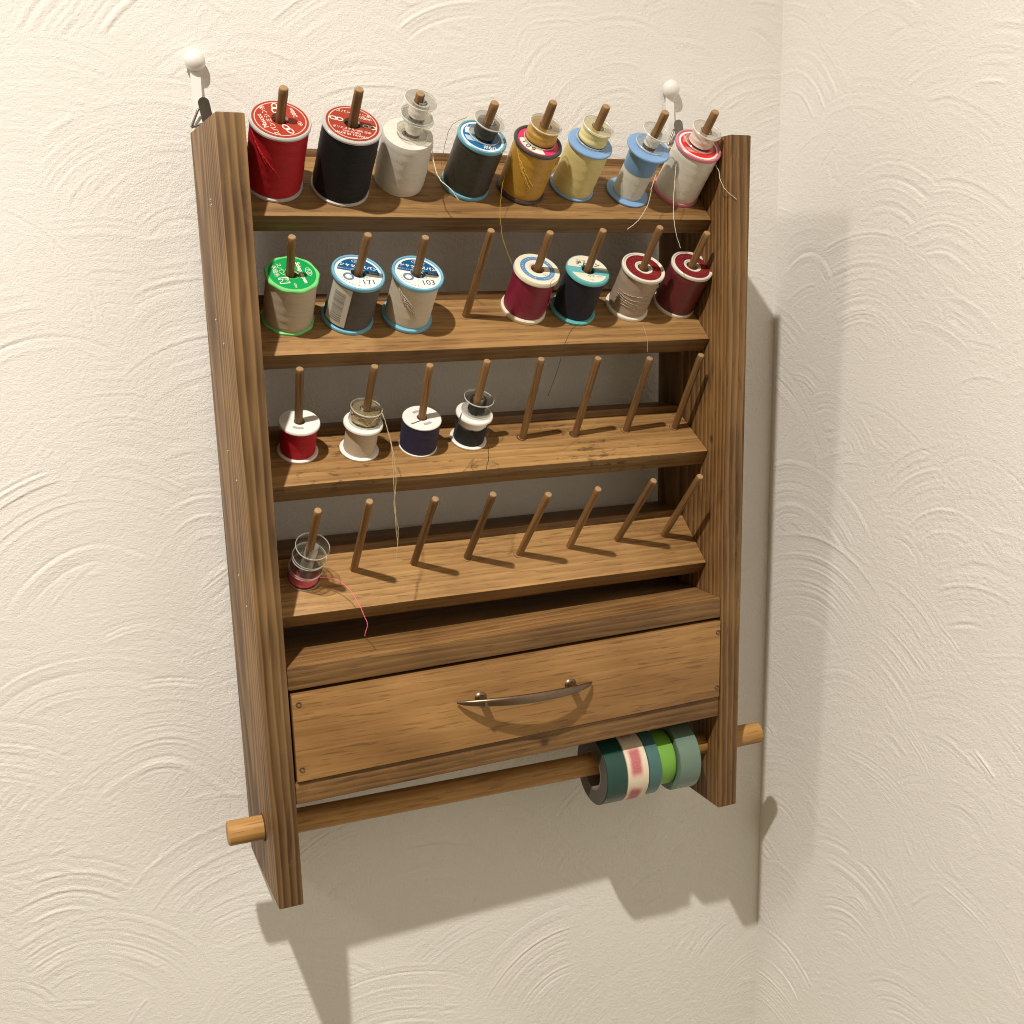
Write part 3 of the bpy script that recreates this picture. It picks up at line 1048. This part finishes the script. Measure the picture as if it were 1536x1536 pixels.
tailpx(s8, [(1014, 246), (1012, 275), (1010, 310), (1013, 345), (1021, 372)], [-.100, -.102, -.104, -.106, -.104], r=.0002)
tailpx(s8, [(1072, 246), (1078, 256), (1080, 268), (1088, 284), (1105, 299)], [-.098, -.103, -.106, -.108, -.109], r=.0002)



def strands(root, r, h, a0, n, c, spread=5, z_off=.004, seed=1):
    rr = random.Random(seed)
    m = thread_mat('thread', c, rough=.4)
    for i in range(n):
        a = math.radians(a0 + spread * i + rr.uniform(-3, 3))
        ln = rr.uniform(.5, 1.0)
        pts = [root.matrix_world @ Vector(((r + .00012) * math.cos(a + t * ln), (r + .00012) * math.sin(a + t * ln), h - z_off - t * (.008 + .008 * ln) - i * .0018)) for t in np.linspace(0, 1, 6)]
        tail(root, pts, r=.00026, mat=m)


strands(s1, .0182 * .957, .0467, 196, 6, (.55, .02, .03), seed=3)
strands(s5, .0165 * .94, .0397, 198, 7, (.75, .46, .09), seed=4)

# ---- second shelf
GR = (0.19, 0.60, 0.20)
s, f, R, h = spool(1, 0, .0167, .0367, 'beige thread on green scalloped flanges with green label', (0.52, 0.44, 0.33), GR, .94, 'flat', lobes=9, lean=-.03, th=.0022)
lb = label(s, .0145, h + .0002, label_mat('green_label', (.006, .32, .075), [], R=.0145), -84)
ink(lb, [text_mesh('Schappespun', .0036, .0005, .0058, bold=.0001), text_mesh('手縫糸', .0034, -.0034, -.0098), text_mesh('スパン', .0036, -.0048, -.0062), text_mesh('プラ', .0030, .0058, -.0068, 90), text_mesh('FUJI', .0026, .0002, .0104), text_mesh('100m', .0020, .0112, -.0015), ring2d(.0002, .0104, .0036, .0017, .0003),
         rect2d(.0030, -.0100, .0036, -.0038), rect2d(.0080, -.0100, .0086, -.0038), rect2d(.0036, -.0100, .0048, -.0094), rect2d(.0066, -.0100, .0080, -.0094), rect2d(.0036, -.0044, .0052, -.0038), rect2d(.0068, -.0044, .0080, -.0038)], M_INK_W)
BL = (0.17, 0.43, 0.60)


def schappe(lbroot, R, h, num, rot):
    lb = label(lbroot, R * .875, h - .0006, label_mat('blue_white_label', (.78, .77, .73), [(lambda u, v, r: (v > .02) & (r < .90), (.008, .095, .25)), (lambda u, v, r: (u > .02) & (u < .035) & (v < .0) & (r < .9), (.35, .35, .35))], R=R * .875), rot)
    s = R / .0170
    ink(lb, [text_mesh('シャッペスパン', .0033 * s, 0, .0058 * s, bold=.00012), text_mesh('100%ポリエステル', .0013 * s, -.0082 * s, .0020 * s), text_mesh('200m', .0024 * s, .0092 * s, .0018 * s), ring2d(0, .0105 * s, .0042 * s, .0015 * s, .0003), text_mesh('FUJIX', .0019 * s, 0, .0105 * s)], M_INK_W)
    ink(lb, [text_mesh(num, .0060 * s, .0066 * s, -.0078 * s, 16), text_mesh('カラー', .0018 * s, .0052 * s, -.0038 * s, 16)], M_INK_K)
    ink(lb, [ring2d(-.0062 * s, -.0052 * s, .0028 * s, .0028 * s, .0014 * s), arc_text('家庭用品品質表示', .0011 * s, .0126 * s, math.radians(238), step=.16)], plain('slate_ink', (.12, .19, .30), .5, .02, 300, 0.0))


s, f, R, h = spool(1, 1, .0171, .0381, 'spool of charcoal grey thread numbered 171 with barcode sticker', (0.105, 0.098, 0.092), BL, .92, 'rim', lean=.048)
schappe(s, R, h, '171', -13)
# barcode sticker wrapped on the thread
def wrap_patch(r, a0, a1, z0, z1, n=12):
    V = [(r * math.cos(a), r * math.sin(a), z) for a in np.linspace(a0, a1, n) for z in (z0, z1)]
    return mesh_from(V, [(2 * i, 2 * i + 2, 2 * i + 3, 2 * i + 1) for i in range(n - 1)], True)


rw = R * .92 * 1.02
a0, a1 = math.radians(188), math.radians(246)
st = link('sticker', wrap_patch(rw, a0, a1, .0045, h - .0035), plain('sticker_paper', (.60, .57, .50), .5, .03, 300, 0.0), s)
rnd = random.Random(5)
bars = []
z = .0075
while z < h - .008:
    w = rnd.choice([.0003, .0006, .0009])
    bars.append(wrap_patch(rw + .00012, a0 + .28, a1 - .22, z, z + w))
    z += w + rnd.choice([.0004, .0006, .0009])
link('barcode', join(bars), M_INK_G, st)
s, f, R, h = spool(1, 2, .0171, .0374, 'spool of cream thread numbered 103 with blue rims', (0.62, 0.54, 0.42), BL, .88, 'rim', lean=.019, thread_kw=dict(dark=.78))
schappe(s, R, h, '103', -15)
for i in range(4):
    a = math.radians(222 + 6 * i)
    m3 = thread_mat('thread', (.55, .47, .36)) if i == 0 else m3
    pts = [s.matrix_world @ Vector((R * .905 * math.cos(a + t * .9 - .35), R * .905 * math.sin(a + t * .9 - .35), h - .0045 - t * (.011 + .0012 * i) - i * .0022)) for t in np.linspace(0, 1, 6)]
    tail(s, pts, r=.00028, mat=m3)
s, f, R, h = spool(1, 4, .0161, .0363, 'spool of crimson thread on ivory flanges with blue ring label', (0.22, 0.010, 0.040), (0.78, 0.72, 0.58), .92, 'flat', thread_kw=dict(rough=.35, spec=.5), th=.0036, lean=.02)
lb = label(s, .0125, h + .0002, label_mat('ring_label', (.78, .72, .60), [(lambda u, v, r: (r > .70) & (r < .97), (.10, .25, .47)), (lambda u, v, r: (r < .48) & (u < -.2), (.78, .55, .43))], R=.0125), -10)
ink(lb, [arc_text('★COTTON★SILK★THREAD★GUNZE★HOME', .0019, .0105, math.pi / 2, step=.195)], plain('pale_ink', (.50, .62, .74), .5, .02, 300, 0.0))
ink(lb, [text_mesh('02', .0036, .0048, -.0058, 18)], M_INK_G)
crim = s
tailpx(crim, [(832, 418), (826, 425), (825, 450), (808, 478)], [-.112, -.113, -.112, -.108], r=.00014)
TQ = (0.12, 0.42, 0.44)
s, f, R, h = spool(1, 5, .0155, .0368, 'spool of navy thread on turquoise flanges with cream label', (0.012, 0.014, 0.026), TQ, .92, 'flat', bottom_scale=1.06, thread_kw=dict(sheen=.15, spec=.3), lean=.012)
lb = label(s, .0146, h + .0002, label_mat('turquoise_label', (.76, .70, .56), [(lambda u, v, r: (v < .10) & (v > -.32), (.13, .42, .48)), (lambda u, v, r: (r > .90) & (v < .1), TQ)], R=.0146), -12)
ink(lb, [text_mesh('テトロン', .0042, 0, .0056, shear=.3, bold=.0002), text_mesh('100% SPUN', .0018, -.0015, .0026), text_mesh('ミシン糸', .0017, -.0040, .0088)], M_INK_B)
ink(lb, [text_mesh('49', .0038, .0010, -.0068, stretch=1.3), text_mesh('No.55', .0016, .0072, -.0062), text_mesh('TEIJIN', .0015, .001, -.0108)], M_INK_G)
tailpx(s, [(868, 486), (856, 497), (846, 520), (838, 550), (829, 575), (822, 594)], [-.098, -.101, -.102, -.101, -.100, -.099], r=.00018)
MAR = (0.20, 0.018, 0.022)
for idx, c, lab, lean in [(6, (.40, .31, .23), 'spool of taupe thread on white flanges with maroon disc', .018), (7, (.13, .018, .022), 'spool of dark maroon thread on white flanges with maroon disc', .02)]:
    s, f, R, h = spool(1, idx, .0160 if idx == 6 else .0158, .0370, lab, c, (0.76, 0.71, 0.62), 0.90 if idx == 6 else .965, 'rim', bottom_scale=1.0, rh=.0044, lean=lean, thread_kw=dict(rough=.3, spec=.6, dark=.6))
    lb = label(s, .0132, h - .0004, label_mat('maroon_label', MAR, [(lambda u, v, r: r < .50, (.72, .67, .58)), (lambda u, v, r: (r < .40), (.5, .45, .38))], R=.0132, rough=.25), -16)
    ink(lb, [arc_text('LILY YARN', .0030, .0100, math.radians(160), step=.25), text_mesh('50', .0030, .0078, -.0052), ring2d(.0078, -.0052, .0028, .0024, .0003), ring2d(0, 0, .0080, .0080, .0003)], M_INK_M)
    if idx == 6:
        tt = s
    else:
        link('sticker', wrap_patch(R * .965 * 1.02, math.radians(318), math.radians(345), .010, .024), plain('oval_sticker', (.42, .36, .33), .5, .03, 300, 0.0), s)
tailpx(tt, [(965, 489), (968, 498), (971, 510), (971, 528)], [-.098, -.101, -.102, -.102], r=.00014)
for i in range(5):
    z0 = .010 + i * .0028
    pts = [tt.matrix_world @ Vector((.0146 * math.cos(a), .0146 * math.sin(a), z0 + .0012 * math.sin(2 * a + i))) for a in np.linspace(math.radians(190), math.radians(290), 8)]
    tail(tt, pts, r=.00026)

# ---- third shelf: small spools
WH = (0.80, 0.78, 0.74)


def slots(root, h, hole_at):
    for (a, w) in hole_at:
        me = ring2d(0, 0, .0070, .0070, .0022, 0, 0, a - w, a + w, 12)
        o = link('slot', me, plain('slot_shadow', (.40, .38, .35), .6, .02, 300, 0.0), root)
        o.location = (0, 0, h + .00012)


s, f, R, h = spool(2, 0, .0133, .0249, 'small white spool of bright red thread with no bobbin', (0.42, 0.010, 0.022), WH, .86, 'flat', rh=.0036, lean=-.03, th=.0020)
slots(s, h, [(250, 28)])
s, f, R, h = spool(2, 1, .0131, .0239, 'small white spool of beige thread under a tangled bobbin', (0.56, 0.46, 0.34), WH, .82, 'flat', rh=.0036, lean=.01, th=.0020, thread_kw=dict(dark=.75))
bb = bobbin(s, h + .0003, 'clear bobbin with messy cream thread on the small beige spool', (.44, .36, .20), .86, R=.0105, h=.0108, shift=(.0006, .0012), tilty=.05, tkw=dict(rough=.5, dark=.6))
rnd = random.Random(9)
for i in range(9):
    a = rnd.uniform(0, 6.28)
    pts = [bb.matrix_world @ Vector(((.0088 + rnd.uniform(0, .0016)) * math.cos(a + t * 1.8), (.0088 + rnd.uniform(0, .0016)) * math.sin(a + t * 1.8), .002 + rnd.uniform(0, .008))) for t in np.linspace(0, 1, 5)]
    tail(bb, pts, r=.0003)
tailpx(bb, [(572, 616), (580, 640), (587, 670), (590, 710), (592, 750), (594, 790), (597, 815)], [-.100, -.104, -.108, -.110, -.110, -.109, -.108], r=.00022)
tailpx(bb, [(574, 620), (583, 650), (590, 680), (594, 720), (591, 760), (597, 792), (595, 838)], [-.100, -.105, -.109, -.111, -.110, -.109, -.108], r=.0002)
s, f, R, h = spool(2, 2, .0132, .0241, 'small white spool full of navy blue thread', (0.024, 0.022, 0.060), WH, .975, 'flat', rh=.0036, lean=-.028, th=.0014, thread_kw=dict(sheen=.15, spec=.3))
slots(s, h, [(285, 24), (110, 20)])
tail(s, [s.matrix_world @ Vector(p) for p in ((-.002, -.0035, h + .0004), (-.006, -.0050, h + .0005), (-.0095, -.006, h + .0005))], r=.00022)
s, f, R, h = spool(2, 3, .0130, .0234, 'small white spool half full of black thread', (0.012, 0.012, 0.013), WH, .84, 'flat', rh=.0036, lean=.03, th=.0020, thread_top=.66, core_c=WH, thread_kw=dict(sheen=.12, spec=.3))
link('sleeve', lathe([(.0050, .013), (.0100, .013), (.0104, h - .0022), (.0050, h - .0022)], 40, True), plastic(WH), s)
bb = bobbin(s, h + .0003, 'clear bobbin with black thread on the black spool', (.018, .018, .018), .56, shift=(.0012, .0012), tkw=dict(sheen=.1, spec=.3, dark=.5))
tailpx(bb, [(693, 619), (690, 636), (700, 645), (718, 647), (733, 640), (731, 660), (733, 685), (729, 704)], [-.094, -.100, -.104, -.105, -.101, -.102, -.104, -.105], r=.00024)
tailpx(bb, [(691, 622), (685, 640), (676, 662)], [-.094, -.098, -.100], r=.0002)

# ---- lowest shelf: stack of bobbins
row_p = [p for p in PEGS if p[0] == 3][0]
Mb = frame_at(3, row_p[1], row_p[2], row_p[4])
b1 = bobbin(Mb, .0003, 'clear bobbin with pink thread, lowest in a stack of three', (.85, .16, .24), .86, R=.0112, h=.0118, shift=(.0, .0008), tkw=dict(rough=.4, dark=.6))
bobbin(Mb, .0124, 'empty clear bobbin, middle of the stack of three', None, R=.0112, h=.0112, shift=(.0004, .0008), tilty=.03)
bobbin(Mb, .0240, 'empty clear bobbin, topmost of the stack of three', None, R=.0112, h=.0112, shift=(.0012, .0008), tilty=.06)
tailpx(b1, [(478, 866), (500, 868), (520, 880), (536, 902), (548, 928), (551, 938), (547, 954)], [-.070, -.076, -.084, -.093, -.100, -.101, -.100], r=.00022)

# ------------------------------------------------------------------ tape rolls on the rod
def tape(x0, x1, R, ri, c, lab, extra=None, drop=None, side=(.20, .17, .14), rough=.3, skew=0.0, face=None):
    t = (x0 - R0.x) / rod_dir.x
    base = R0 + rod_dir * t
    w = (x1 - x0) / rod_dir.x
    drop = ri - RR - .0003 if drop is None else drop
    M = Mr.copy()
    M.translation = base + Vector((0, 0, -drop))
    M = M @ Matrix.Rotation(skew, 4, 'X')
    root = empty('tape_roll', M, lab, 'tape roll', 'tape rolls on the wooden rod')
    mt = c if not isinstance(c, tuple) else plain('tape_film', c, rough, .08, 120, 0.0)
    link('tape', lathe([(ri + .0016, .0002), (R - .0003, .0002), (R, .0005), (R, w - .0005), (R - .0003, w - .0002), (ri + .0016, w - .0002)], 72, True), mt, root)
    if face:
        link('tape_side', lathe([(ri + .0017, .0001), (R - .0006, .0001), (R - .0006, -.0001), (ri + .0017, -.0001)], 72, True), plain('tape_side', face, .6, .25, 90), root)
    link('cardboard_core', lathe([(ri, 0), (ri + .0016, 0), (ri + .0016, w), (ri, w)], 56, True), plain('cardboard', side, .85, .2, 400), root)
    return root


def washi_mat():
    m, nt, b = new_mat('washi_print')
    p = sep(nt, objcoord(nt))
    ang = p[1].op('ARCTAN2', p[0])
    n = noise(nt, comb(nt, ang * 1.6, 3.0, p[2] * 60), 1.0, 3)
    edge = ((p[2] - .0078).op('ABSOLUTE') / .0062).op('MINIMUM', 1.0)
    fine = noise(nt, comb(nt, ang * 26, 1.0, p[2] * 900), 1.0, 3, 0.7)
    pa = ((ang * 5.0 + 0.8).op('SINE') * 1.1 + 0.9 + (n - .5) * 1.2).op('MAXIMUM', 0.0).op('MINIMUM', 1.0)
    pe = ((edge * -1.0 + 0.98) * 2.0 + (n - .5) * 1.2).op('MAXIMUM', 0.0).op('MINIMUM', 1.0)
    m1 = pa * pe * (fine * 1.3 + 0.2)
    colr = ramp(nt, X(nt, m1.op('MAXIMUM', 0).op('MINIMUM', 1).s), [(0.0, (.70, .60, .46)), (.35, (.62, .38, .31)), (.7, (.50, .17, .17)), (1.0, (.42, .10, .12))])
    nt.links.new(colr, b.inputs['Base Color'])
    pset(b, rough=.5)
    return m


tape(.2520, .2690, .0262, .0136, (.006, .048, .034), 'dark green tape roll with its grey side facing the bare rod', rough=.22, face=(.085, .075, .065))
tape(.2694, .2872, .0260, .0140, washi_mat(), 'cream tape roll with pink printed patches', face=(.45, .40, .30))
tape(.2878, .2985, .0250, .0138, (.050, .135, .130), 'narrow teal tape roll between the pink and lime rolls', rough=.3)
tape(.2992, .3135, .0208, .0130, (.16, .38, .045), 'smaller lime green tape roll', rough=.45)
tape(.3142, .3325, .0258, .0138, (.13, .20, .155), 'grey green tape roll beside the smaller lime roll', rough=.25)
